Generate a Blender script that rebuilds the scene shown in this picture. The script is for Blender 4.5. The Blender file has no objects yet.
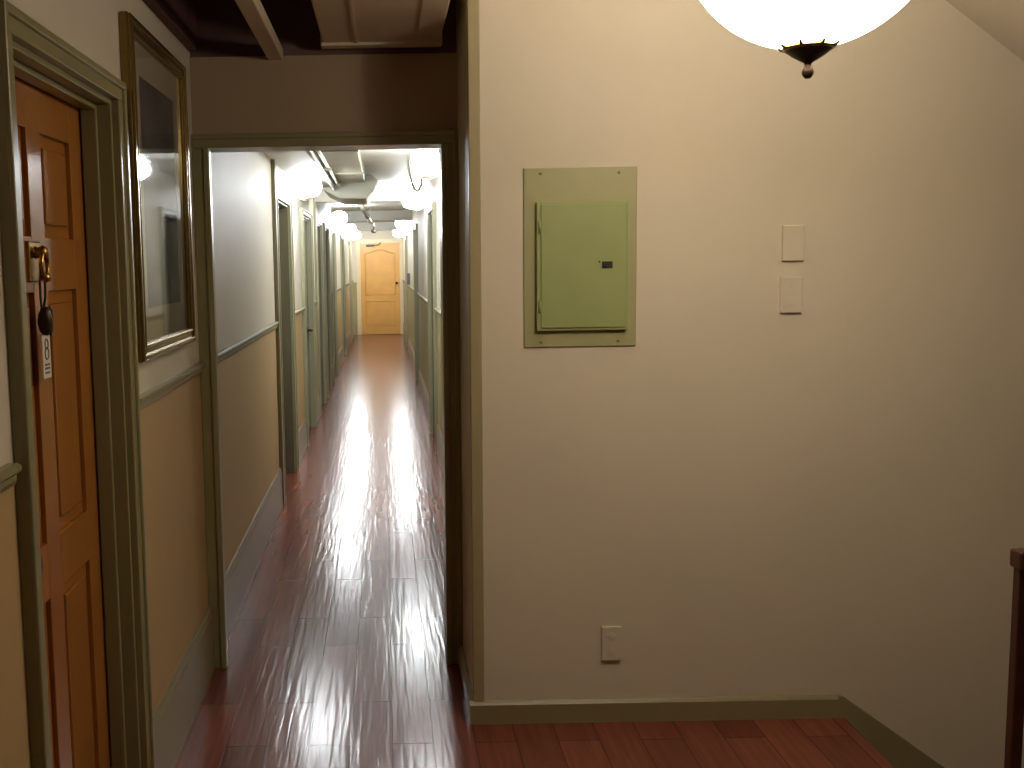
import bpy, bmesh, math, random
from mathutils import Vector, Matrix
random.seed(7)
S = bpy.context.scene
C = S.collection
PI = math.pi

# ------------------------------------------------------------------ helpers
def lin(c):
    c /= 255.0
    return c / 12.92 if c <= 0.04045 else ((c + 0.055) / 1.055) ** 2.4
def rgb(r, g, b):
    return (lin(r), lin(g), lin(b), 1.0)

class MB:
    """collects shapes, links them as ONE mesh object"""
    def __init__(s):
        s.bm = bmesh.new()
        s.mi = 0
    def _done(s, faces, smooth=False):
        for f in faces:
            f.material_index = s.mi
            f.smooth = smooth
    def box(s, x0, x1, y0, y1, z0, z1, bev=0.0):
        # a hair of difference, so that overlapping boxes never share a plane
        x0, x1, y0, y1, z0, z1 = (v + random.uniform(-1, 1) * 3e-4 for v in (x0, x1, y0, y1, z0, z1))
        r = bmesh.ops.create_cube(s.bm, size=1.0)
        vs = r['verts']
        for v in vs:
            v.co = Vector(((x0 + x1) / 2 + v.co.x * (x1 - x0), (y0 + y1) / 2 + v.co.y * (y1 - y0), (z0 + z1) / 2 + v.co.z * (z1 - z0)))
        fs = set(f for v in vs for f in v.link_faces)
        s._done(fs)
        if bev:
            es = list(set(e for v in vs for e in v.link_edges))
            b = bmesh.ops.bevel(s.bm, geom=es, offset=bev, segments=2, affect='EDGES', profile=0.5)
            s._done(b['faces'])
        return s
    def prism(s, pts, axis, a, b, bev=0.0):
        """polygon pts in the two other axes (cyclic order), extruded along axis from a to b"""
        def mk(p, t):
            if axis == 'x': return (t, p[0], p[1])
            if axis == 'y': return (p[0], t, p[1])
            return (p[0], p[1], t)
        v0 = [s.bm.verts.new(mk(p, a)) for p in pts]
        v1 = [s.bm.verts.new(mk(p, b)) for p in pts]
        fs = [s.bm.faces.new(v0), s.bm.faces.new(v1[::-1])]
        n = len(pts)
        for i in range(n):
            j = (i + 1) % n
            fs.append(s.bm.faces.new((v0[i], v1[i], v1[j], v0[j])))
        bmesh.ops.recalc_face_normals(s.bm, faces=fs)
        s._done(fs)
        if bev:
            es = list(set(e for f in fs for e in f.edges))
            r = bmesh.ops.bevel(s.bm, geom=es, offset=bev, segments=2, affect='EDGES', profile=0.5)
            s._done(r['faces'])
        return s
    def tube(s, pts, r, n=12, close=False, caps=True):
        pts = [Vector(p) for p in pts]
        m = len(pts)
        rings = []
        up = Vector((0, 0, 1))
        prev = None
        for i, p in enumerate(pts):
            if close:
                t = pts[(i + 1) % m] - pts[(i - 1) % m]
            else:
                t = pts[min(i + 1, m - 1)] - pts[max(i - 1, 0)]
            t.normalize()
            if prev is None:
                a = t.cross(up)
                if a.length < 1e-3: a = t.cross(Vector((1, 0, 0)))
            else:
                a = prev - t * prev.dot(t)
                if a.length < 1e-4: a = t.cross(up)
            a.normalize(); prev = a
            b = t.cross(a)
            rr = r[i] if isinstance(r, (list, tuple)) else r
            rings.append([s.bm.verts.new(p + (a * math.cos(2 * PI * k / n) + b * math.sin(2 * PI * k / n)) * rr) for k in range(n)])
        fs = []
        for i in range(m if close else m - 1):
            A, B = rings[i], rings[(i + 1) % m]
            for k in range(n):
                fs.append(s.bm.faces.new((A[k], A[(k + 1) % n], B[(k + 1) % n], B[k])))
        s._done(fs, True)
        if caps and not close:
            cf = [s.bm.faces.new(rings[0][::-1]), s.bm.faces.new(rings[-1])]
            s._done(cf)
        return s
    def lathe(s, prof, origin=(0, 0, 0), axis='z', n=32, smooth=True):
        """prof = (radius, height) pairs along the axis"""
        o = Vector(origin)
        def mk(r, h, k):
            c, d = r * math.cos(2 * PI * k / n), r * math.sin(2 * PI * k / n)
            if axis == 'z': return o + Vector((c, d, h))
            if axis == 'x': return o + Vector((h, c, d))
            return o + Vector((d, h, c))
        rings = []
        for r, h in prof:
            if r < 1e-6: rings.append([s.bm.verts.new(mk(0, h, 0))])
            else: rings.append([s.bm.verts.new(mk(r, h, k)) for k in range(n)])
        fs = []
        for A, B in zip(rings, rings[1:]):
            for k in range(n):
                a0, a1 = A[k % len(A)], A[(k + 1) % len(A)]
                b0, b1 = B[k % len(B)], B[(k + 1) % len(B)]
                vs = []
                for v in (a0, a1, b1, b0):
                    if v not in vs: vs.append(v)
                if len(vs) > 2: fs.append(s.bm.faces.new(vs))
        bmesh.ops.recalc_face_normals(s.bm, faces=fs)
        s._done(fs, smooth)
        return s
    def build(s, name, mats, parent=None, loc=(0, 0, 0)):
        me = bpy.data.meshes.new(name)
        bmesh.ops.recalc_face_normals(s.bm, faces=s.bm.faces[:]) if False else None
        s.bm.to_mesh(me); s.bm.free()
        for m in (mats if isinstance(mats, (list, tuple)) else [mats]): me.materials.append(m)
        o = bpy.data.objects.new(name, me)
        C.objects.link(o)
        o.location = loc
        if parent is not None: o.parent = parent
        return o

def tag(o, label=None, cat=None, group=None, kind=None):
    if label: o['label'] = label
    if cat: o['category'] = cat
    if group: o['group'] = group
    if kind: o['kind'] = kind
    return o
def empty(name, loc=(0, 0, 0), **k):
    o = bpy.data.objects.new(name, None)
    C.objects.link(o); o.location = loc
    o.empty_display_size = 0.05
    return tag(o, **k)
def copy_tree(o, parent=None):
    c = o.copy(); C.objects.link(c)
    if parent is not None: c.parent = parent
    for ch in list(o.children): copy_tree(ch, c)
    return c

# ---------------------------------------------------------------- materials
def mat(name, col, rough=0.5, metal=0.0, spec=0.5, bump=0.0, bscale=60.0, mottle=0.0, mscale=4.0, emit=None, estr=0.0, coat=0.0):
    m = bpy.data.materials.new(name); m.use_nodes = True
    nt = m.node_tree; N = nt.nodes; L = nt.links
    p = N['Principled BSDF']
    p.inputs['Base Color'].default_value = col
    p.inputs['Roughness'].default_value = rough
    p.inputs['Metallic'].default_value = metal
    p.inputs['Specular IOR Level'].default_value = spec
    p.inputs['Coat Weight'].default_value = coat
    if emit:
        p.inputs['Emission Color'].default_value = emit
        p.inputs['Emission Strength'].default_value = estr
    geo = N.new('ShaderNodeNewGeometry')
    if mottle:
        n = N.new('ShaderNodeTexNoise'); n.inputs['Scale'].default_value = mscale; n.inputs['Detail'].default_value = 5
        L.new(geo.outputs['Position'], n.inputs['Vector'])
        mr = N.new('ShaderNodeMapRange')
        mr.inputs['From Min'].default_value = 0.3; mr.inputs['From Max'].default_value = 0.7
        mr.inputs['To Min'].default_value = 1 - mottle; mr.inputs['To Max'].default_value = 1 + mottle
        L.new(n.outputs['Fac'], mr.inputs['Value'])
        mx = N.new('ShaderNodeVectorMath'); mx.operation = 'SCALE'
        mx.inputs[0].default_value = col[:3]
        L.new(mr.outputs['Result'], mx.inputs['Scale'])
        L.new(mx.outputs['Vector'], p.inputs['Base Color'])
    if bump:
        n2 = N.new('ShaderNodeTexNoise'); n2.inputs['Scale'].default_value = bscale; n2.inputs['Detail'].default_value = 3
        L.new(geo.outputs['Position'], n2.inputs['Vector'])
        b = N.new('ShaderNodeBump'); b.inputs['Strength'].default_value = bump; b.inputs['Distance'].default_value = 0.004
        L.new(n2.outputs['Fac'], b.inputs['Height']); L.new(b.outputs['Normal'], p.inputs['Normal'])
    return m

CREAM = rgb(208, 199, 180)
TAN = rgb(184, 157, 114)
def wall_mat(name, split=None, top=CREAM, low=TAN):
    """painted plaster; below the chair rail a second, tan paint"""
    m = mat(name, top, rough=0.55, spec=0.3, bump=0.12, bscale=35, mottle=0.025, mscale=2.5)
    if split is not None:
        nt = m.node_tree; N = nt.nodes; L = nt.links
        geo = [n for n in N if n.type == 'NEW_GEOMETRY'][0]
        sx = N.new('ShaderNodeSeparateXYZ'); L.new(geo.outputs['Position'], sx.inputs[0])
        gt = N.new('ShaderNodeMath'); gt.operation = 'GREATER_THAN'; gt.inputs[1].default_value = split
        L.new(sx.outputs['Z'], gt.inputs[0])
        mx = N.new('ShaderNodeMix'); mx.data_type = 'RGBA'
        mx.inputs['A'].default_value = low; mx.inputs['B'].default_value = top
        L.new(gt.outputs[0], mx.inputs['Factor'])
        sc = [n for n in N if n.type == 'VECT_MATH'][0]
        L.new(mx.outputs['Result'], sc.inputs[0])
    return m
M = {}
M['wall'] = wall_mat('cream_wall_paint')
M['wall2'] = wall_mat('two_tone_wall_paint', 1.175)
M['header'] = wall_mat('shaded_bulkhead_paint', top=rgb(168, 146, 118))  # wall paint with the bulkhead's shade put into its colour
M['wall3'] = wall_mat('cream_over_olive_wall_paint', 1.175, low=rgb(160, 149, 108))
M['trim'] = mat('olive_green_trim_paint', rgb(140, 134, 96), rough=0.28, spec=0.5, bump=0.05, bscale=50)
M['base'] = mat('grey_green_baseboard_paint', rgb(140, 131, 98), rough=0.36, spec=0.45, bump=0.05, bscale=40)
M['strip'] = mat('drab_corner_strip_paint', rgb(160, 148, 112), rough=0.4)
M['rail'] = mat('tan_green_rail_paint', rgb(142, 134, 102), rough=0.65, spec=0.2)
M['cbase'] = mat('pale_corridor_baseboard_paint', rgb(150, 138, 120), rough=0.36, spec=0.45, bump=0.05, bscale=40)
M['ceil'] = mat('off_white_ceiling_paint', rgb(192, 190, 180), rough=0.6, bump=0.1, bscale=30, mottle=0.04)
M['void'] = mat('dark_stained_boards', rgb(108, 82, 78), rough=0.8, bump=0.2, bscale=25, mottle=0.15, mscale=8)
M['joist'] = mat('brown_painted_joist', rgb(206, 188, 160), rough=0.6, bump=0.1, bscale=30, mottle=0.06)
M['duct'] = mat('grey_painted_sheet_metal', rgb(150, 147, 128), rough=0.45, metal=0.0, mottle=0.06, mscale=6)
M['pipe'] = mat('white_painted_pipe', rgb(205, 200, 186), rough=0.35)
M['door'] = mat('orange_brown_gloss_door_paint', rgb(166, 107, 47), rough=0.12, spec=0.5, bump=0.04, bscale=12, mottle=0.04, mscale=5, coat=0.25)
M['cjamb'] = mat('shaded_jamb_paint', rgb(112, 106, 84), rough=0.35)  # casing tone darkened, painting in the shade inside the door recesses
M['cdoor'] = mat('green_gloss_door_paint', rgb(112, 115, 88), rough=0.25, spec=0.5)
M['cdoorp'] = mat('pale_green_door_paint', rgb(150, 148, 120), rough=0.34, spec=0.5)
M['ydoor'] = mat('yellow_pine_door_varnish', rgb(212, 160, 80), rough=0.35, mottle=0.05, mscale=6)
M['cream_trim'] = mat('cream_trim_paint', rgb(218, 202, 162), rough=0.35)
M['brass'] = mat('aged_brass', rgb(176, 138, 72), rough=0.25, metal=1.0, mottle=0.15, mscale=60)
M['bronze'] = mat('dark_bronze', rgb(58, 42, 28), rough=0.4, metal=0.6, mottle=0.2, mscale=70)
M['gold'] = mat('gilded_frame', rgb(142, 120, 68), rough=0.22, metal=0.8, mottle=0.1, mscale=40)
M['mat'] = mat('grey_beige_mat_board', rgb(160, 150, 132), rough=0.8)
M['green'] = mat('light_green_panel_paint', rgb(150, 160, 106), rough=0.42, spec=0.4, mottle=0.03, mscale=9)
M['green2'] = mat('faded_green_cover_paint', rgb(162, 160, 118), rough=0.42, spec=0.4, mottle=0.03, mscale=9)
M['black'] = mat('black_plastic', rgb(30, 28, 22), rough=0.5)
M['plate'] = mat('cream_painted_plate', rgb(208, 199, 180), rough=0.4, spec=0.4)
M['white'] = mat('white_card', rgb(214, 205, 190), rough=0.6)
M['ink'] = mat('dark_print', rgb(80, 74, 66), rough=0.7)
M['wood'] = mat('dark_red_stained_wood', rgb(74, 40, 30), rough=0.4, mottle=0.15, mscale=20)
M['cord'] = mat('dark_cord', rgb(52, 36, 24), rough=0.8)
M['greybox'] = mat('dark_grey_plastic', rgb(86, 78, 70), rough=0.5)
M['bulb'] = mat('lit_lamp_globe', rgb(255, 250, 240), rough=0.3, emit=(0.90, 0.95, 1.0, 1), estr=122.0)
M['bowl'] = mat('lit_alabaster_glass', rgb(255, 248, 232), rough=0.3, emit=(1.0, 0.84, 0.64, 1), estr=21.5, mottle=0.05, mscale=9)

def floor_mat():
    m = bpy.data.materials.new('glossy_reddish_brown_planks'); m.use_nodes = True
    nt = m.node_tree; N = nt.nodes; L = nt.links; p = N['Principled BSDF']
    geo = N.new('ShaderNodeNewGeometry')
    sx = N.new('ShaderNodeSeparateXYZ'); L.new(geo.outputs['Position'], sx.inputs[0])
    cb = N.new('ShaderNodeCombineXYZ')        # planks run along the corridor: brick x = world y
    L.new(sx.outputs['Y'], cb.inputs['X']); L.new(sx.outputs['X'], cb.inputs['Y'])
    br = N.new('ShaderNodeTexBrick')
    br.offset = 0.37; br.offset_frequency = 2; br.squash = 1.0
    br.inputs['Scale'].default_value = 1.0
    br.inputs['Brick Width'].default_value = 0.92; br.inputs['Row Height'].default_value = 0.135
    br.inputs['Mortar Size'].default_value = 0.0017; br.inputs['Mortar Smooth'].default_value = 0.3
    br.inputs['Bias'].default_value = 0.0
    br.inputs['Color1'].default_value = rgb(104, 58, 46); br.inputs['Color2'].default_value = rgb(126, 72, 55)
    br.inputs['Mortar'].default_value = rgb(80, 44, 35)
    L.new(cb.outputs[0], br.inputs['Vector'])
    # long grain
    mp = N.new('ShaderNodeMapping'); mp.inputs['Scale'].default_value = (38, 2.2, 1)
    L.new(geo.outputs['Position'], mp.inputs['Vector'])
    gr = N.new('ShaderNodeTexNoise'); gr.inputs['Scale'].default_value = 1.0; gr.inputs['Detail'].default_value = 4
    L.new(mp.outputs[0], gr.inputs['Vector'])
    mr = N.new('ShaderNodeMapRange'); mr.inputs['From Min'].default_value = .3; mr.inputs['From Max'].default_value = .7
    mr.inputs['To Min'].default_value = .82; mr.inputs['To Max'].default_value = 1.15
    L.new(gr.outputs['Fac'], mr.inputs['Value'])
    sc = N.new('ShaderNodeVectorMath'); sc.operation = 'SCALE'
    L.new(br.outputs['Color'], sc.inputs[0]); L.new(mr.outputs[0], sc.inputs['Scale'])
    L.new(sc.outputs[0], p.inputs['Base Color'])
    p.inputs['Roughness'].default_value = 0.2
    p.inputs['Specular IOR Level'].default_value = 0.17
    # hand-scraped ripple along the boards, plus board joints
    mp2 = N.new('ShaderNodeMapping'); mp2.inputs['Scale'].default_value = (42, 2.6, 1)
    L.new(geo.outputs['Position'], mp2.inputs['Vector'])
    rp = N.new('ShaderNodeTexNoise'); rp.inputs['Scale'].default_value = 1.0; rp.inputs['Detail'].default_value = 1.2; rp.inputs['Distortion'].default_value = 0.3
    L.new(mp2.outputs[0], rp.inputs['Vector'])
    b1 = N.new('ShaderNodeBump'); b1.inputs['Strength'].default_value = 0.42; b1.inputs['Distance'].default_value = 0.003
    L.new(rp.outputs['Fac'], b1.inputs['Height'])
    b2 = N.new('ShaderNodeBump'); b2.invert = True; b2.inputs['Strength'].default_value = 0.5; b2.inputs['Distance'].default_value = 0.0015
    L.new(br.outputs['Fac'], b2.inputs['Height']); L.new(b1.outputs[0], b2.inputs['Normal'])
    L.new(b2.outputs[0], p.inputs['Normal'])
    return m
M['floor'] = floor_mat()

def glass_mat():
    m = bpy.data.materials.new('picture_glass'); m.use_nodes = True
    nt = m.node_tree; N = nt.nodes; L = nt.links
    N.remove(N['Principled BSDF'])
    fr = N.new('ShaderNodeFresnel'); fr.inputs['IOR'].default_value = 1.5
    tr = N.new('ShaderNodeBsdfTransparent'); gl = N.new('ShaderNodeBsdfGlossy'); gl.inputs['Roughness'].default_value = 0.03
    mx = N.new('ShaderNodeMixShader')
    L.new(fr.outputs[0], mx.inputs[0]); L.new(tr.outputs[0], mx.inputs[1]); L.new(gl.outputs[0], mx.inputs[2])
    L.new(mx.outputs[0], N['Material Output'].inputs['Surface'])
    return m
M['glass'] = glass_mat()

def art_mat():
    m = mat('dusky_print', rgb(52, 50, 66), rough=0.7)
    nt = m.node_tree; N = nt.nodes; L = nt.links; p = N['Principled BSDF']
    geo = [n for n in N if n.type == 'NEW_GEOMETRY'][0]
    mp = N.new('ShaderNodeMapping'); mp.inputs['Scale'].default_value = (1, 2.0, 3.2)
    L.new(geo.outputs['Position'], mp.inputs['Vector'])
    n = N.new('ShaderNodeTexNoise'); n.inputs['Scale'].default_value = 1.6; n.inputs['Detail'].default_value = 5
    L.new(mp.outputs[0], n.inputs['Vector'])
    cr = N.new('ShaderNodeValToRGB')
    e = cr.color_ramp.elements
    e[0].position = .35; e[0].color = rgb(38, 38, 54); e[1].position = .7; e[1].color = rgb(92, 88, 96)
    L.new(n.outputs['Fac'], cr.inputs[0]); L.new(cr.outputs[0], p.inputs['Base Color'])
    return m
M['art'] = art_mat()

# ------------------------------------------------------------------ layout
XL, XR, XC = -0.70, 0.42, 0.28      # left wall, corridor right wall, corner of the front wall
XS = 1.50                           # top edge of the stairs going down to the right
XH = 3.9                            # hall right wall, beyond the stairs
YS = 2.42                           # open side of the stair well
YF, YD, YE = 3.49, 4.05, 23.75      # front wall face, doorway plane, corridor end
YB = -2.2                           # wall behind the camera
ZC, ZH = 2.32, 2.62                 # corridor ceiling, hall ceiling
ZD = 1.985                          # door head height
DEP = 0.13                          # depth of the door recesses

LEFT_DOORS = [(2.045, 2.845), (7.04, 7.97), (9.2, 10.25), (11.12, 12.0), (12.6, 13.4), (14.25, 15.15), (17.5, 18.5), (21.6, 22.6)]
RIGHT_DOORS = [(8.72, 9.62), (13.3, 14.2), (19.0, 20.0)]

def struct(mb, name, m, parent=None):
    o = mb.build(name, m, parent)
    if parent is None: o['kind'] = 'structure'
    return o

# floor
f = MB(); f.box(XL - .2, XS, YB - .1, YF, -.1, 0.0); f.box(XL - .2, XR + .2, YF, YE + .2, -.1, 0.0); f.box(XS, XH + .15, YB - .1, YS, -.1, 0.0)
struct(f, 'floor', M['floor'])

def wall_run(mb, xface, sign, y0, y1, z1, doors):
    """wall along the corridor direction with door openings; sign -1 = solid lies towards -x"""
    xa, xb = sorted((xface, xface + sign * .25))
    y = y0
    for a, b in doors:
        mb.box(xa, xb, y, a, 0, z1)
        mb.box(xa, xb, a, b, ZD, z1)
        # back of the recess
        xa2, xb2 = sorted((xface + sign * (DEP + .045), xface + sign * .25))
        mb.box(xa2, xb2, a, b, 0, ZD)
        y = b
    mb.box(xa, xb, y, y1, 0, z1)
w = MB(); wall_run(w, XL, -1, YB, YE, ZH, LEFT_DOORS); struct(w, 'wall_left', M['wall2'])
w = MB(); wall_run(w, XR, 1, YD + .1, YE, ZC + .05, RIGHT_DOORS); struct(w, 'wall_corridor_right', M['wall3'])
w = MB(); w.box(XC, XS, YF, YD + .12, 0, ZH); w.box(XS, XH + .15, YF, YF + .2, -2.3, ZH); struct(w, 'wall_front', M['wall'])
w = MB(); w.box(XH, XH + .15, YB, YF, -2.3, ZH); struct(w, 'wall_right', M['wall'])
w = MB(); w.box(XS - .1, XH + .15, YS - .1, YS, -2.3, -.1); w.box(XS - .1, XS, YS, YF, -2.3, -.1); struct(w, 'wall_stair_well', M['wall'])
# stairs going down to the right
RUN, RISE = .255, .187
w = MB()
for i in range(9):
    w.box(XS + i * RUN, XS + (i + 1) * RUN + .02, YS, YF, -(i + 1) * RISE - .03, -(i + 1) * RISE, .004)
    w.box(XS + i * RUN - .012, XS + i * RUN + .008, YS, YF, -(i + 1) * RISE - .02, -i * RISE - (.03 if i else .0))
w.box(XS - .02, XS + .03, YS, YF, -.03, .002, .008)
o = struct(w, 'stairs', M['floor'])
w = MB(); w.box(XL - .2, XH + .15, YB - .15, YB, 0, ZH); struct(w, 'wall_back', M['wall'])
w = MB(); w.box(XL - .2, XR + .2, YE, YE + .15, 0, ZC + .05); struct(w, 'wall_end', M['wall3'])
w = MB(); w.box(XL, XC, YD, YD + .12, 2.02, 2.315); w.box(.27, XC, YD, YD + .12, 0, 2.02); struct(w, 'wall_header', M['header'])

# ceilings
c = MB(); c.box(XL - .2, XR + .2, YD + .12, YE + .1, ZC, ZC + .1); struct(c, 'ceiling_corridor', M['ceil'])
c = MB(); c.box(XC, XH + .15, YB, YD + .25, ZH, ZH + .1); struct(c, 'ceiling', M['ceil'])
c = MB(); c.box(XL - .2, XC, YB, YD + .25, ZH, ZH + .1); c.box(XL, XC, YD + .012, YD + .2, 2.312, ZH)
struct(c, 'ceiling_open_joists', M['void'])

tn = [0]
def trim(mb, m, name=None):
    tn[0] += 1
    return struct(mb, 'trim_%d' % tn[0], m)
# hall joists
t = MB(); t.box(-.412, -.357, YB, YD + .1, 2.30, 2.345, .004); trim(t, M['joist'])
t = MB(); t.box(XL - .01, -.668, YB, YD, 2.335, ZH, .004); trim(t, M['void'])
t = MB()
t.box(-.205, .215, YB, 3.98, 2.335, ZH, .006); t.box(-.212, .222, 3.93, 3.99, 2.325, ZH, .004); t.box(-.09, -.08, YB, 3.93, 2.331, 2.337)
t.box(.13, .14, YB, 3.93, 2.331, 2.337)
trim(t, M['joist'])
# sloping soffit over the stairs
t = MB()
def zs(x): return 2.345 - (x - 1.78) * .75
t.prism([(1.413, ZH), (3.7, zs(3.7)), (3.9, zs(3.7)), (3.9, ZH)], 'y', YS - .08, YF + .02)
trim(t, M['wall'])
# skirt board following the stairs down the front wall
t = MB()
def zk(x): return .075 - (x - 1.52) * .733
t.prism([(1.505, .078), (1.52, .078), (3.8, zk(3.8)), (3.8, zk(3.8) - .35), (1.505, -.28)], 'y', YF - .018, YF + .005, .003)
trim(t, M['base'])
# corner strip where the front wall turns into the doorway recess
t = MB(); t.box(XC - .004, XC + .034, YF - .008, YF + .02, 0, ZH, .004); trim(t, M['strip'])

# ------------------------------------------------ casings, baseboards, chair rails
def casing_left(mb, a, b, x, sgn, w=.088, th=.022, ztop=ZD):
    """flat casing with a raised outer bead round an opening a..b on the wall face x; sgn = +1 faces +x"""
    x0, x1 = sorted((x - sgn * .004, x + sgn * th)); xb0, xb1 = sorted((x - sgn * .004, x + sgn * (th + .008)))
    for y0, y1, o0, o1 in ((a - w, a, a - w, a - w + .022), (b, b + w, b + w - .022, b + w)):
        mb.box(x0, x1, y0, y1, 0, ztop + .0, .003)
        mb.box(xb0, xb1, o0, o1, 0, ztop + .046, .005)
    mb.box(x0, x1, a - w, b + w, ztop, ztop + .04, .003)
    mb.box(xb0, xb1, a - w, b + w, ztop + .03, ztop + .05, .005)
def jamb_left(mb, a, b, x, sgn, depth=DEP, th=.02, stop=True):
    x0, x1 = sorted((x + sgn * .002, x - sgn * (depth + .04)))
    mb.box(x0, x1, a - .01, a + .012, 0, ZD, .002); mb.box(x0, x1, b - .012, b + .01, 0, ZD, .002)
    mb.box(x0, x1, a, b, ZD - .014, ZD + .01, .002)
    if stop:
        s0, s1 = sorted((x - sgn * max(depth - .045, depth * .4), x - sgn * (depth - .005)))
        mb.box(s0, s1, a + .012, a + .026, 0, ZD - .014, .003); mb.box(s0, s1, b - .026, b - .012, 0, ZD - .014, .003)
        mb.box(s0, s1, a + .012, b - .012, ZD - .028, ZD - .014, .003)

def slab_six(mb, a, b, x, sgn, z0=.008, z1=ZD - .016, rails=((.2, .8), (.93, 1.50), (1.625, 1.86))):
    """panelled slab: base, proud stiles and rails, raised fields"""
    xs = lambda d0, d1: sorted((x - sgn * d0, x - sgn * d1))
    p0, p1 = xs(.012, .038); mb.box(p0, p1, a, b, z0, z1)
    q0, q1 = xs(0, .013)
    wd = b - a; st = .11 * wd / .8; mid = .1 * wd / .8
    cols = [(a + st, (a + b) / 2 - mid / 2), ((a + b) / 2 + mid / 2, b - st)]
    mb.box(q0, q1, a, cols[0][0], z0, z1, .002); mb.box(q0, q1, cols[1][1], b, z0, z1, .002)
    mb.box(q0, q1, cols[0][1], cols[1][0], z0, z1, .002)
    zz = [z0]
    for r in rails: zz += list(r)
    zz.append(z1)
    for i in range(0, len(zz), 2):
        for ca, cb_ in cols: mb.box(q0, q1, ca, cb_, zz[i], zz[i + 1], .002)
    g0, g1 = xs(.003, .013)
    for ra, rb in rails:
        for ca, cb_ in cols:
            mb.box(g0, g1, ca + .03, cb_ - .03, ra + .03, rb - .03, .0045)

dn = [0]
def door_root(label=None):
    dn[0] += 1
    return empty('door_%d' % dn[0], kind='structure')
def put_door(a, b, x, sgn, slabm, framem, depth=DEP, handle=True, near=True, w=.088, jambm=None):
    r = door_root()
    j = MB(); casing_left(j, a, b, x, sgn, w); struct(j, 'door_casing', framem, r)
    j = MB(); jamb_left(j, a, b, x, sgn, depth); struct(j, 'door_jamb', jambm or framem, r)
    s = MB(); slab_six(s, a + .013, b - .013, x - sgn * depth, sgn); sl = struct(s, 'door_slab', slabm, r)
    if handle:
        hy = b - .09 if not near else a + .09
        hx = x - sgn * depth
        h = MB()
        h.lathe([(0, 0), (.028, 0), (.028, .006 * sgn), (.012, .01 * sgn), (.009, .035 * sgn), (.02, .042 * sgn), (.026, .055 * sgn), (.02, .068 * sgn), (0, .072 * sgn)], (hx - sgn * .001, hy, .95), 'x', 20)
        struct(h, 'door_knob', M['bronze'], r)
    return r, sl
# hall door on the left
DH = .078                            # the hall door sits shallow in its frame
d1, slab1 = put_door(*LEFT_DOORS[0], XL, 1, M['door'], M['trim'], depth=DH, w=.06)
# knocker on the hall door (a part of it)
kx, ky, kz = XL - DH, 2.395, 1.568
k = MB()
k.box(kx - .002, kx + .008, ky - .042, ky + .042, kz - .045, kz + .045, .004)
k.lathe([(0, .03), (.012, .028), (.016, .018), (.011, .006), (.018, 0)], (kx + .005, ky, kz + .02), 'x', 18)
kn = struct(k, 'door_knocker', M['brass'], d1); kn['label'] = 'rectangular brass knocker plate'
k = MB()
k.tube([(kx + .026, ky + math.sin(a_) * .022, kz - .008 + math.cos(a_) * .027) for a_ in [2 * PI * i / 24 for i in range(24)]], .0055, 10, close=True)
k.lathe([(0, -.012), (.01, -.008), (.012, 0), (.008, .01), (0, .012)], (kx + .027, ky, kz - .035), 'z', 14)
k.build('knocker_ring', M['brass'], kn)
# hanging tag on the knocker
tg = empty('door_hanger_tag', (kx + .02, ky - .012, 1.418), label='white card tag hanging by a dark cord from the brass knocker of the orange door', cat='tag')
def loc(o, p): o.location = p
k = MB()
k.tube([(.0, .003, .135), (.006, .010, .10), (.004, .013, .07), (.0, .008, .045), (.002, .0, .02)], .0028, 8)
k.tube([(.0, .003, .135), (.0, -.006, .105), (.0, -.008, .07), (.0, -.002, .04), (.002, .0, .02)], .0028, 8)
k.build('cord', M['cord'], tg)
k = MB()
k.lathe([(0, .052), (.008, .05), (.014, .035), (.017, .016), (.013, -.004), (.006, -.012), (0, -.014)], (.004, .004, .0), 'z', 16)
k.tube([(.012, .016 + math.sin(a_) * .012, .018 + math.cos(a_) * .03) for a_ in [2 * PI * i / 20 for i in range(20)]], .003, 8, close=True)
k.build('charm', M['bronze'], tg)
k = MB()
k.box(.001, .004, -.026, .03, -.108, -.012, .001)
cardo = k.build('card', M['white'], tg); cardo['label'] = 'white printed card'
k = MB()
for zc, rr in ((-.032, .011), (-.053, .013)):
    k.tube([(.0042, .002 + math.sin(a_) * rr, zc + math.cos(a_) * rr) for a_ in [2 * PI * i / 20 for i in range(20)]], .0018, 6, close=True)
for zc in (-.078, -.086, -.096): k.box(.0035, .0048, -.014, .018, zc - .002, zc + .002)
k.build('card_print', M['ink'], cardo)

# corridor doors
for i, (a, b) in enumerate(LEFT_DOORS[1:]):
    if i == 1:
        r, sl = put_door(a, b, XL, 1, M['cdoorp'], M['cdoorp'], depth=.035, handle=False)
        h = MB()
        hx, hy = XL - .035, b - .10
        h.lathe([(0, 0), (.026, 0), (.026, .008), (.01, .012), (.009, .05), (0, .052)], (hx - .001, hy, .94), 'x', 18)
        h.tube([(hx + .045, hy, .94), (hx + .05, hy - .05, .942), (hx + .046, hy - .11, .936)], [.009, .008, .007], 10)
        struct(h, 'door_handle', M['bronze'], r)
    else:
        put_door(a, b, XL, 1, M['cdoor'], M['cdoorp'], near=False, jambm=M['cjamb'])
for a, b in RIGHT_DOORS: put_door(a, b, XR, -1, M['cdoor'], M['cdoorp'], near=False, jambm=M['cjamb'])

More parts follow.
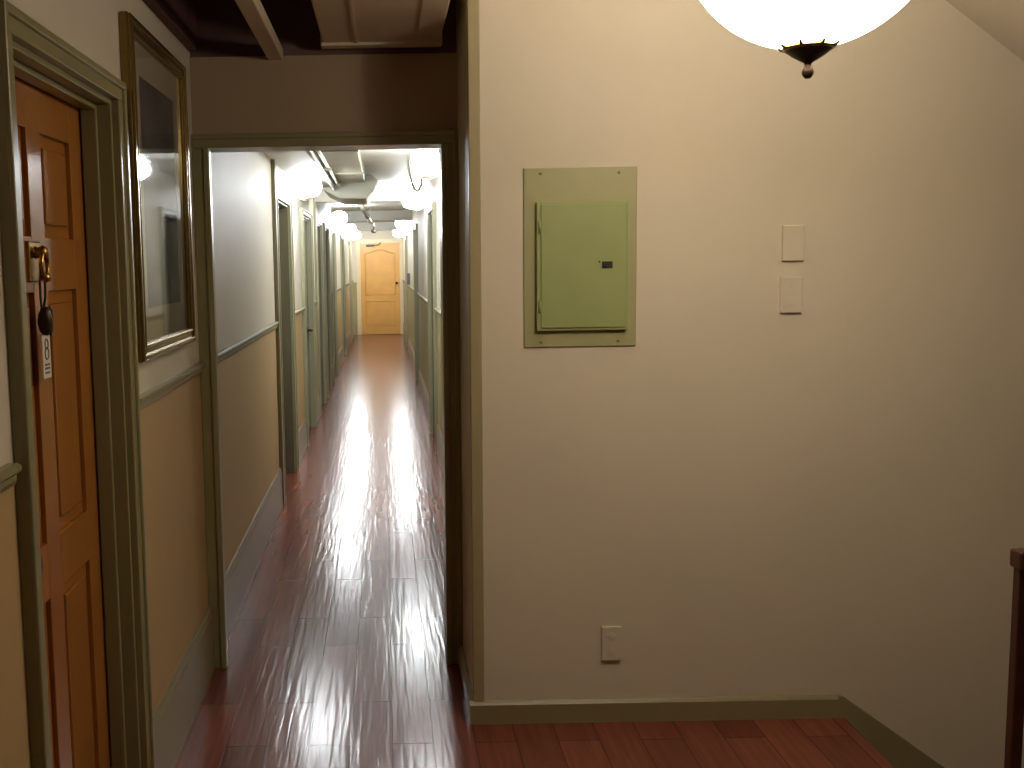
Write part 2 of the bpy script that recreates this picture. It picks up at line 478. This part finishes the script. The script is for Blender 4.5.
# far door: cream casing, yellow two-panel slab with an arched top panel
r = door_root(); fx = -.085; hw = .43
j = MB()
j.box(fx - hw - .09, fx - hw, YE - .025, YE + .005, 0, 2.0, .004); j.box(fx + hw, fx + hw + .09, YE - .025, YE + .005, 0, 2.0, .004)
j.box(fx - hw - .09, fx + hw + .09, YE - .025, YE + .005, 2.0, 2.09, .004)
struct(j, 'door_casing', M['cream_trim'], r)
s = MB()
s.box(fx - hw, fx + hw, YE - .012, YE + .01, .01, 2.0, .003)
def arch(x0, x1, z0, z1, rise, n=14):
    p = [(x0, z0), (x1, z0)]
    for i in range(n + 1):
        u = i / n
        p.append((x1 + (x0 - x1) * u, z1 + rise * math.sin(PI * u) ** 2))
    return p
for (z0, z1, rise) in ((.88, 1.78, .08), (.2, .74, .0)):
    pts = arch(fx - .32, fx + .32, z0, z1, rise)
    s.tube([(p[0], YE - .013, p[1]) for p in pts], .014, 8, close=True)
    pts = arch(fx - .26, fx + .26, z0 + .06, z1 - .06, rise)
    s.prism(pts, 'y', YE - .022, YE - .008, 0)
struct(s, 'door_slab', M['ydoor'], r)
h = MB()
h.lathe([(0, 0), (.03, 0), (.03, -.008), (.012, -.012), (.01, -.04), (.024, -.05), (.028, -.062), (.02, -.075), (0, -.08)], (fx + hw - .07, YE - .011, 1.13), 'y', 20)
struct(h, 'door_knob', M['bronze'], r)
h = MB(); h.box(fx - .3, fx - .12, YE - .05, YE - .011, 1.93, 1.975, .005); h.tube([(fx - .14, YE - .04, 1.955), (fx - .02, YE - .07, 1.965), (fx + .02, YE - .03, 2.02)], .009, 8)
struct(h, 'door_closer', M['greybox'], r)

# doorway casing between hall and corridor
t = MB()
t.box(XL, -.636, YD - .028, YD + .012, 0, 1.985, .004); t.box(-.658, -.636, YD - .036, YD - .02, 0, 1.985, .004)
t.box(.218, XC, YD - .028, YD + .14, 0, 1.985, .004); t.box(.218, .24, YD - .036, YD - .02, 0, 1.985, .004); t.box(.262, XC, YD - .04, YD - .02, 0, 2.03, .004)
t.box(XL, XC, YD - .028, YD + .14, 1.985, 2.03, .004); t.box(XL, XC, YD - .036, YD - .02, 2.015, 2.035, .004)
trim(t, M['trim'])
# full-height partition edges on the left corridor wall
for y in (6.86, 10.9):
    t = MB(); t.box(XL - .01, XL + .026, y, y + .06, 0, ZC, .004); trim(t, M['cdoorp'])

# baseboards
def gaps(y0, y1, doors, w=.088):
    out = []; y = y0
    for a, b in doors:
        if b < y0 or a > y1: continue
        if a - w > y: out.append((y, a - w))
        y = b + w
    if y < y1: out.append((y, y1))
    return out
def base_profile(mb, xface, sgn, y0, y1, h=.25, th=.016):
    x = lambda d: xface + sgn * d
    mb.prism([(x(-.005), 0), (x(th), 0), (x(th), h - .035), (x(th * .75), h - .025), (x(th * .75), h - .012), (x(th * .3), h), (x(-.005), h)], 'y', y0, y1)
b = MB()
for a, e in gaps(YB, YD - .03, LEFT_DOORS): base_profile(b, XL, 1, a, e)
struct(b, 'baseboard_left', M['base'])
b = MB()
for a, e in gaps(YD + .14, YE, LEFT_DOORS): base_profile(b, XL, 1, a, e)
struct(b, 'baseboard_corridor_left', M['cbase'])
b = MB()
for a, e in gaps(YD + .14, YE, RIGHT_DOORS): base_profile(b, XR, -1, a, e)
struct(b, 'baseboard_corridor_right', M['cbase'])
b = MB()
b.prism([(YF + .005, 0), (YF - .016, 0), (YF - .016, .066), (YF - .011, .072), (YF - .004, .078), (YF + .005, .078)], 'x', XC - .0165, XS + .01)
b.prism([(XC + .005, 0), (XC - .016, 0), (XC - .016, .066), (XC - .011, .072), (XC - .004, .078), (XC + .005, .078)], 'y', YF - .004, YD - .03)
struct(b, 'baseboard_front', M['base'])
# chair rails
def rail(mb, xface, sgn, y0, y1, z=1.155):
    x = lambda d: xface + sgn * d
    mb.prism([(x(-.005), z), (x(.01), z), (x(.014), z + .01), (x(.014), z + .02), (x(.024), z + .028), (x(.024), z + .037), (x(.016), z + .042), (x(-.005), z + .042)], 'y', y0, y1)
for nm, xf, sg, y0, y1, drs in (('l', XL, 1, YB, YD - .03, LEFT_DOORS), ('c', XL, 1, YD + .14, YE, LEFT_DOORS), ('r', XR, -1, YD + .14, YE, RIGHT_DOORS)):
    t = MB()
    for a, e in gaps(y0, y1, drs): rail(t, xf, sg, a, e)
    trim(t, M['trim'] if nm == 'l' else M['rail'])
t = MB()
for x0, x1 in ((XL, fx - hw - .09), (fx + hw + .09, XR)): t.box(x0, x1, YE - .02, YE + .005, 1.155, 1.197, .004)
trim(t, M['cream_trim'])

# ---------------------------------------------------------- corridor ceiling
t = MB(); t.box(XL, -.43, YD + .13, 9.4, 2.215, ZC + .02, .004); trim(t, M['ceil'])
for y, x0 in ((10.9, -.69), (15.8, -.69), (20.2, -.69)):
    t = MB(); t.box(x0, XR, y, y + .16, 2.175, ZC + .02, .006); trim(t, M['ceil'])

du = empty('ventilation_duct', (-.27, 7.5, ZC), label='grey box duct running along the corridor ceiling just inside the doorway', cat='duct')
k = MB(); k.box(-.385 + .27, -.15 + .27, 4.4 - 7.5, 9.35 - 7.5, 2.25 - ZC, 0, .006); k.build('duct_trunk', M['duct'], du)
for yy in (5.6, 6.75, 8.4):
    k = MB(); k.box(-.393 + .27, -.142 + .27, yy - .03 - 7.5, yy + .03 - 7.5, 2.242 - ZC, 0, .004); k.build('duct_flange', M['duct'], du)
dt = empty('vent_duct_end', (-.25, 9.95, ZC), label='wedge-shaped grey duct end hanging crosswise below the corridor ceiling', cat='duct')
k = MB()
pts = [(-.516, 2.195), (-.378, 2.12), (-.147, 2.115), (-.083, 2.186), (-.037, 2.27), (-.1, ZC), (-.378, ZC), (-.45, 2.26)]
k.prism([(p[0] + .25, p[1] - ZC) for p in pts], 'y', -.5, .45, .008)
k.build('duct_body', M['duct'], dt)
k = MB(); pts2 = [(-.09, 2.17), (-.078, 2.165), (-.025, 2.275), (-.037, 2.285)]
k.prism([(p[0] + .25, p[1] - ZC) for p in pts2], 'y', -.52, -.48); k.build('duct_seam', M['pipe'], dt)

cd = empty('ceiling_conduit', (-.44, 4.2, 2.2), label='white conduit pipe along the edge of the left ceiling soffit in the corridor', cat='pipe')
k = MB(); k.tube([(.02, .1, .0), (.02, 5.15, .0)], .016, 12); k.build('pipe_run', M['pipe'], cd)
k = MB(); k.tube([(.06, .1, .03), (.06, 5.15, .03)], .011, 12); k.build('pipe_run', M['pipe'], cd)
for yy in (1.6, 3.4, 5.0):
    k = MB(); k.box(-.01, .085, yy - .012, yy + .012, .0, .022, .003); k.build('pipe_clamp', M['duct'], cd)

sp = empty('sprinkler_pipe', (-.2, 10.5, 2.15), label='white sprinkler pipe with couplings hanging in the middle of the corridor ceiling', cat='pipe')
k = MB(); k.tube([(-.03, .55, 0), (.0, 3.2, 0), (.05, 6.6, 0)], .022, 14); k.build('pipe_run', M['pipe'], sp)
for yy, xx in ((1.1, -.024), (3.2, 0), (5.0, .027)):
    k = MB(); k.tube([(xx, yy - .08, 0), (xx + .002, yy + .08, 0)], .036, 14); k.build('pipe_coupling', M['duct'], sp)
for yy, xx in ((1.4, -.02), (4.6, .02)):
    k = MB(); k.tube([(xx, yy, .0), (xx, yy, .17)], .006, 8); k.build('pipe_hanger', M['pipe'], sp)
k = MB(); k.tube([(.05, 6.55, .0), (.05, 6.55, -.05)], .014, 10); k.lathe([(0, -.12), (.03, -.115), (.045, -.09), (.04, -.06), (.015, -.045), (0, -.045)], (.05, 6.55, 0), 'z', 18)
k.build('sprinkler_head', M['greybox'], sp)

sm = empty('smoke_detector', (.27, 6.55, ZC), label='small round grey smoke detector on the corridor ceiling at upper right of doorway', cat='detector')
k = MB(); k.lathe([(0, -.045), (.03, -.043), (.05, -.03), (.055, -.012), (.055, .002)], (0, 0, 0), 'z', 24); k.build('detector_body', M['duct'], sm)
k = MB(); k.lathe([(.065, .001), (.065, -.01), (.05, -.012)], (0, 0, 0), 'z', 24); k.build('mounting_ring', M['pipe'], sm)

cb = MB(); cb.tube([(.20, 8.3, ZC), (.20, 8.35, 2.27), (.23, 8.6, 2.19), (.27, 9.1, 2.16), (.31, 9.6, 2.18), (.35, 9.9, 2.25), (.36, 10.05, ZC)], .011, 10)
tag(cb.build('ceiling_cable', M['duct']), 'grey cable looping down from the right side of the corridor ceiling', 'cable')

# -------------------------------------------------------------- wall sconces
def make_sconce():
    r = empty('wall_sconce', (0, 0, 0))
    k = MB(); k.lathe([(0, .0), (.05, .0), (.05, .008), (.035, .018), (.012, .022)], (0, 0, -.04), 'x', 20)
    k.build('wall_plate', M['pipe'], r)
    k = MB(); k.tube([(.015, 0, -.04), (.06, 0, -.07), (.105, 0, -.085), (.13, 0, -.075)], .008, 10)
    k.lathe([(.0, -.082), (.03, -.08), (.042, -.066), (.044, -.055)], (.13, 0, .0), 'z', 20)
    k.build('arm', M['pipe'], r)
    k = MB(); k.lathe([(.04, -.062), (.074, -.05), (.1, -.018), (.107, .018), (.097, .06), (.068, .094), (.034, .108), (0, .112)], (.13, 0, 0), 'z', 28)
    k.build('glass_globe', M['bulb'], r)
    return r
proto = make_sconce()
ORD = ['nearest', 'second', 'third', 'fourth', 'fifth', 'sixth']
SC = [(1, y, 2.13, 'lit globe sconce, %s along the left wall of the corridor counting from the doorway' % ORD[q]) for q, y in enumerate((8.3, 14.1, 18.6, 22.3))]
SC += [(-1, y, z, 'lit globe sconce, %s along the right wall of the corridor counting from the doorway' % ORD[q]) for q, (y, z) in enumerate(((7.2, 2.19), (10.5, 2.14), (16.6, 2.14), (21.3, 2.14)))]
for i, (sd, y, z, lb) in enumerate(SC):
    o = proto if i == 0 else copy_tree(proto)
    o.location = (XL if sd > 0 else XR, y, z)
    o.rotation_euler = (0, 0, 0 if sd > 0 else PI)
    tag(o, lb, 'wall lamp', 'globe sconces along the corridor')

wb = empty('wall_box', (XR, 17.6, 1.30), label='small dark box mounted on the right corridor wall near the yellow door', cat='wall box')
k = MB(); k.box(-.05, .002, -.09, .09, -.09, .09, .006); k.build('box_body', M['greybox'], wb)
k = MB(); k.box(-.07, -.045, -.05, .05, -.03, .07, .008); k.build('box_cover', M['duct'], wb)

# ---------------------------------------------------------- framed picture
fy0, fy1, fz0, fz1 = 2.965, 3.785, 1.288, 2.235
pc = empty('framed_picture', (XL, (fy0 + fy1) / 2, fz0), label='tall gold framed picture under glass on the left wall before the corridor doorway', cat='picture')
oy, oz = (fy0 + fy1) / 2, fz0
fw = .052
def frame_bar(mb, y0, y1, z0, z1):
    mb.box(.0, .027, y0 - oy, y1 - oy, z0 - oz, z1 - oz, .006)
k = MB()
for y0, y1, z0, z1 in ((fy0, fy0 + fw, fz0, fz1), (fy1 - fw, fy1, fz0, fz1), (fy0 + fw, fy1 - fw, fz0, fz0 + fw), (fy0 + fw, fy1 - fw, fz1 - fw, fz1)):
    frame_bar(k, y0, y1, z0, z1)
# raised outer bead and inner slip
for d, wdt, h in ((.004, .018, .034), (fw - .012, .01, .032)):
    a0, a1, c0, c1 = fy0 + d - oy, fy1 - d - oy, d, fz1 - fz0 - d
    k.box(.02, h, a0, a0 + wdt, c0, c1, .004); k.box(.02, h, a1 - wdt, a1, c0, c1, .004)
    k.box(.02, h, a0, a1, c0, c0 + wdt, .004); k.box(.02, h, a0, a1, c1 - wdt, c1, .004)
k.build('frame', M['gold'], pc)
my0, my1, mz0, mz1 = 3.13, 3.64, 1.435, 2.095
k = MB()
A = (fy0 + fw - .005 - oy, fy1 - fw + .005 - oy, fw - .005, fz1 - fz0 - fw + .005)
k.box(.008, .013, A[0], my0 - oy, A[2], A[3]); k.box(.008, .013, my1 - oy, A[1], A[2], A[3])
k.box(.008, .013, my0 - oy, my1 - oy, A[2], mz0 - oz); k.box(.008, .013, my0 - oy, my1 - oy, mz1 - oz, A[3])
k.build('mat_board', M['mat'], pc)
k = MB(); k.box(.002, .009, my0 - oy - .01, my1 - oy + .01, mz0 - oz - .01, mz1 - oz + .01); k.build('print', M['art'], pc)
k = MB(); v = [k.bm.verts.new(p) for p in ((.018, A[0], A[2]), (.018, A[1], A[2]), (.018, A[1], A[3]), (.018, A[0], A[3]))]; k.bm.faces.new(v)
k.build('glass_pane', M['glass'], pc)

# ---------------------------------------------------------- electrical panel
px0, px1, pz0, pz1 = .451, .815, 1.272, 1.846
ep = empty('electrical_panel', ((px0 + px1) / 2, YF, pz0), label='light green electrical breaker panel set in the cream front wall', cat='electrical panel')
ox, oz = (px0 + px1) / 2, pz0
k = MB(); k.box(px0 - ox, px1 - ox, -.006, .004, 0, pz1 - pz0, .002); k.build('cover_plate', M['green2'], ep)
qx0, qx1, qz0, qz1 = .490 - ox, .783 - ox, 1.325 - oz, 1.737 - oz
k = MB()
k.box(qx0, qx1, -.022, -.004, qz0, qz1, .003)
k.build('door_surround', M['green'], ep)
k = MB()
k.box(qx0 + .014, qx1 - .006, -.027, -.02, qz0 + .01, qz1 - .006, .002)
pdr = k.build('panel_door', M['green'], ep)
k = MB(); k.box(.699 - ox, .733 - ox, -.0295, -.0262, 1.524 - oz, 1.546 - oz, .001)
k.box(.704 - ox, .716 - ox, -.033, -.029, 1.529 - oz, 1.54 - oz, .001)
lt = k.build('latch', M['black'], pdr); lt['label'] = 'black recessed latch'
k = MB(); k.lathe([(0, -.0295), (.003, -.029), (.003, -.026)], (.691 - ox, 0, 1.545 - oz), 'y', 10); k.build('lock_mark', M['black'], pdr)
for zz in (qz0 + .08, qz1 - .08):
    k = MB(); k.tube([(qx0 + .010, -.024, zz - .02), (qx0 + .010, -.024, zz + .02)], .004, 10); k.build('hinge', M['green'], ep)
for sx_ in (px0 + .055, px1 - .058):
    for sz_ in (pz0 + .018, pz1 - .018):
        k = MB(); k.lathe([(0, -.0095), (.004, -.009), (.0055, -.006)], (sx_ - ox, 0, sz_ - oz), 'y', 12); k.build('screw', M['trim'], ep)

# ---------------------------------------------------------- cover plates
def plate(name, x0, x1, z0, z1, label, cat, group=None):
    r = empty(name, ((x0 + x1) / 2, YF, (z0 + z1) / 2), label=label, cat=cat, group=group)
    w_, h_ = (x1 - x0) / 2, (z1 - z0) / 2
    k = MB(); k.box(-w_, w_, -.011, .002, -h_, h_, .003); k.build('cover', M['plate'], r)
    return r, w_, h_
for nm, a in (('upper', (1.284, 1.354, 1.537, 1.651)), ('lower', (1.281, 1.351, 1.369, 1.486))):
    r, w_, h_ = plate('wall_plate', *a, '%s of two cream painted blank plates on the front wall right of the green panel' % nm, 'wall plate', 'blank wall plates')
    for zz in (-.03, .03):
        k = MB(); k.lathe([(0, -.0118), (.0025, -.0115), (.003, -.010)], (0, 0, zz), 'y', 10); k.build('screw', M['plate'], r)
r, w_, h_ = plate('outlet_cover', .708, .774, .212, .330, 'cream painted electric outlet low on the front wall above the baseboard', 'outlet')
for zz in (-.026, .026):
    k = MB(); k.lathe([(0, -.0114), (.014, -.0113), (.0155, -.0105)], (0, 0, zz), 'y', 20); k.build('socket', M['plate'], r)

# ---------------------------------------------------------- bowl lamp
LX, LY, LZ = .931, 2.4, 2.000       # bottom pole of the glass bowl
lp = empty('pendant_lamp', (LX, LY, LZ), label='lit bowl pendant lamp of frosted glass with a bronze finial, hanging at upper right', cat='pendant lamp')
R = .272
prof = []
for i in range(17):
    a_ = math.radians(60) * i / 16
    prof.append((R * math.sin(a_), R - R * math.cos(a_)))
rim = prof[-1]
prof += [(rim[0] + .006, rim[1] + .006), (rim[0] - .002, rim[1] + .008)]
for i in range(16, 0, -1):
    a_ = math.radians(60) * i / 16
    prof.append(((R - .008) * math.sin(a_), R - (R - .008) * math.cos(a_)))
k = MB(); k.lathe(prof, (0, 0, 0), 'z', 56); k.build('glass_bowl', M['bowl'], lp)
k = MB()
LS = 1.0
finial_prof = [(0, -.064), (.006, -.064), (.0115, -.057), (.0125, -.050), (.0095, -.041), (.0065, -.036), (.009, -.031), (.018, -.026), (.034, -.016), (.047, -.006), (.052, -.002), (.048, .003), (0, .003)]
k.lathe([(a_ * LS, b_ * LS) for a_, b_ in finial_prof], (0, 0, 0), 'z', 36)
fi = k.build('finial', M['bronze'], lp); fi['label'] = 'bronze dished cap with ball finial'
k = MB(); k.lathe([(.049, -.004), (.0535, -.003), (.055, .0005), (.054, .004), (.049, .0045), (.049, -.004)], (0, 0, 0), 'z', 36)
k.build('rim_glow_band', M['brass'], fi)  # brass band added to stand in for yellow glow around the cap
for q in range(8):
    a_ = 2 * PI * q / 8 + .15
    d = Vector((math.cos(a_), math.sin(a_), 0))
    k = MB(); pts = [d * .052 + Vector((0, 0, .0)), d * .060 + Vector((0, 0, .004)), d * .0655 + Vector((0, 0, .013)), d * .070 + Vector((0, 0, .017)), d * .0755 + Vector((0, 0, .0145))]
    k.tube([p * LS for p in pts], [.004, .0036, .003, .003, .0018], 8); k.build('leaf_prong', M['bronze'], fi)
zt = ZH - LZ
for q in range(3):
    a_ = 2 * PI * q / 3 + .5
    d = Vector((math.cos(a_), math.sin(a_), 0))
    k = MB(); k.tube([d * (rim[0] - .003) + Vector((0, 0, rim[1] + .004)), d * .02 + Vector((0, 0, zt - .13))], .003, 8); k.build('suspension_rod', M['bronze'], lp)
k = MB(); k.lathe([(0, zt - .15), (.02, zt - .145), (.025, zt - .125), (.012, zt - .11), (.01, zt - .05), (.06, zt - .03), (.065, zt - .004), (.065, zt), (0, zt)], (0, 0, 0), 'z', 32)
k.build('ceiling_canopy', M['bronze'], lp)

# bulb inside the open bowl
def point(name, loc_, power, col, rad, parent=None):
    ld = bpy.data.lights.new(name, 'POINT'); ld.energy = power; ld.color = col; ld.shadow_soft_size = rad
    o = bpy.data.objects.new(name, ld); C.objects.link(o); o.location = loc_
    if parent is not None: o.parent = parent
    return o
point('bowl_lamp_bulb', (0, 0, .178), 8.6, (1.0, .91, .80), .04, lp)

# ---------------------------------------------------------- stair railing at right
NX, NY = 1.49, 2.5
nw = empty('stair_railing', (NX, NY, 0), label='slim dark wood post and handrail at the right edge, top of the stairs', cat='railing')
k = MB(); k.box(.010, .038, -.014, .014, .0, .81, .003); k.build('post', M['wood'], nw)
k = MB(); k.prism([(.004, .80), (.045, .80), (2.0, -.70), (2.0, -.65), (.05, .845), (.004, .845)], 'y', -.024, .024, .006); k.build('handrail', M['wood'], nw)
for q in range(1, 8):
    xq = .01 + q * RUN
    k = MB(); k.box(xq - .011, xq + .011, -.011, .011, -(int((xq - .01) / RUN - .01) + 1) * RISE - .0, .80 - (xq - .03) * .761 + .005, .002); k.build('baluster', M['wood'], nw)

# ------------------------------------------------------------------- camera
cam = bpy.data.cameras.new('camera'); co = bpy.data.objects.new('camera', cam); C.objects.link(co)
cam.sensor_width = 36; cam.sensor_fit = 'HORIZONTAL'; cam.lens = 36 * 1074 / 1024
cam.shift_x = (512 - 386) / 1024
cam.clip_start = .02
pit, rol = math.radians(6.38), math.radians(1.0)
base_m = Matrix.Rotation(PI / 2 - pit, 4, 'X')
co.matrix_world = Matrix.Translation((0, 0, 1.55)) @ base_m @ Matrix.Rotation(-rol, 4, 'Z')
S.camera = co

wld = bpy.data.worlds.new('world'); S.world = wld; wld.use_nodes = True
wld.node_tree.nodes['Background'].inputs[0].default_value = (.02, .018, .016, 1)
wld.node_tree.nodes['Background'].inputs[1].default_value = .0
S.view_settings.view_transform = 'Standard'; S.view_settings.look = 'None'
S.view_settings.gamma = 1.0; S.view_settings.use_curve_mapping = False
S.view_settings.exposure = 0.0
S.cycles.max_bounces = 10; S.cycles.diffuse_bounces = 6; S.cycles.glossy_bounces = 5
S.cycles.sample_clamp_indirect = 8.0
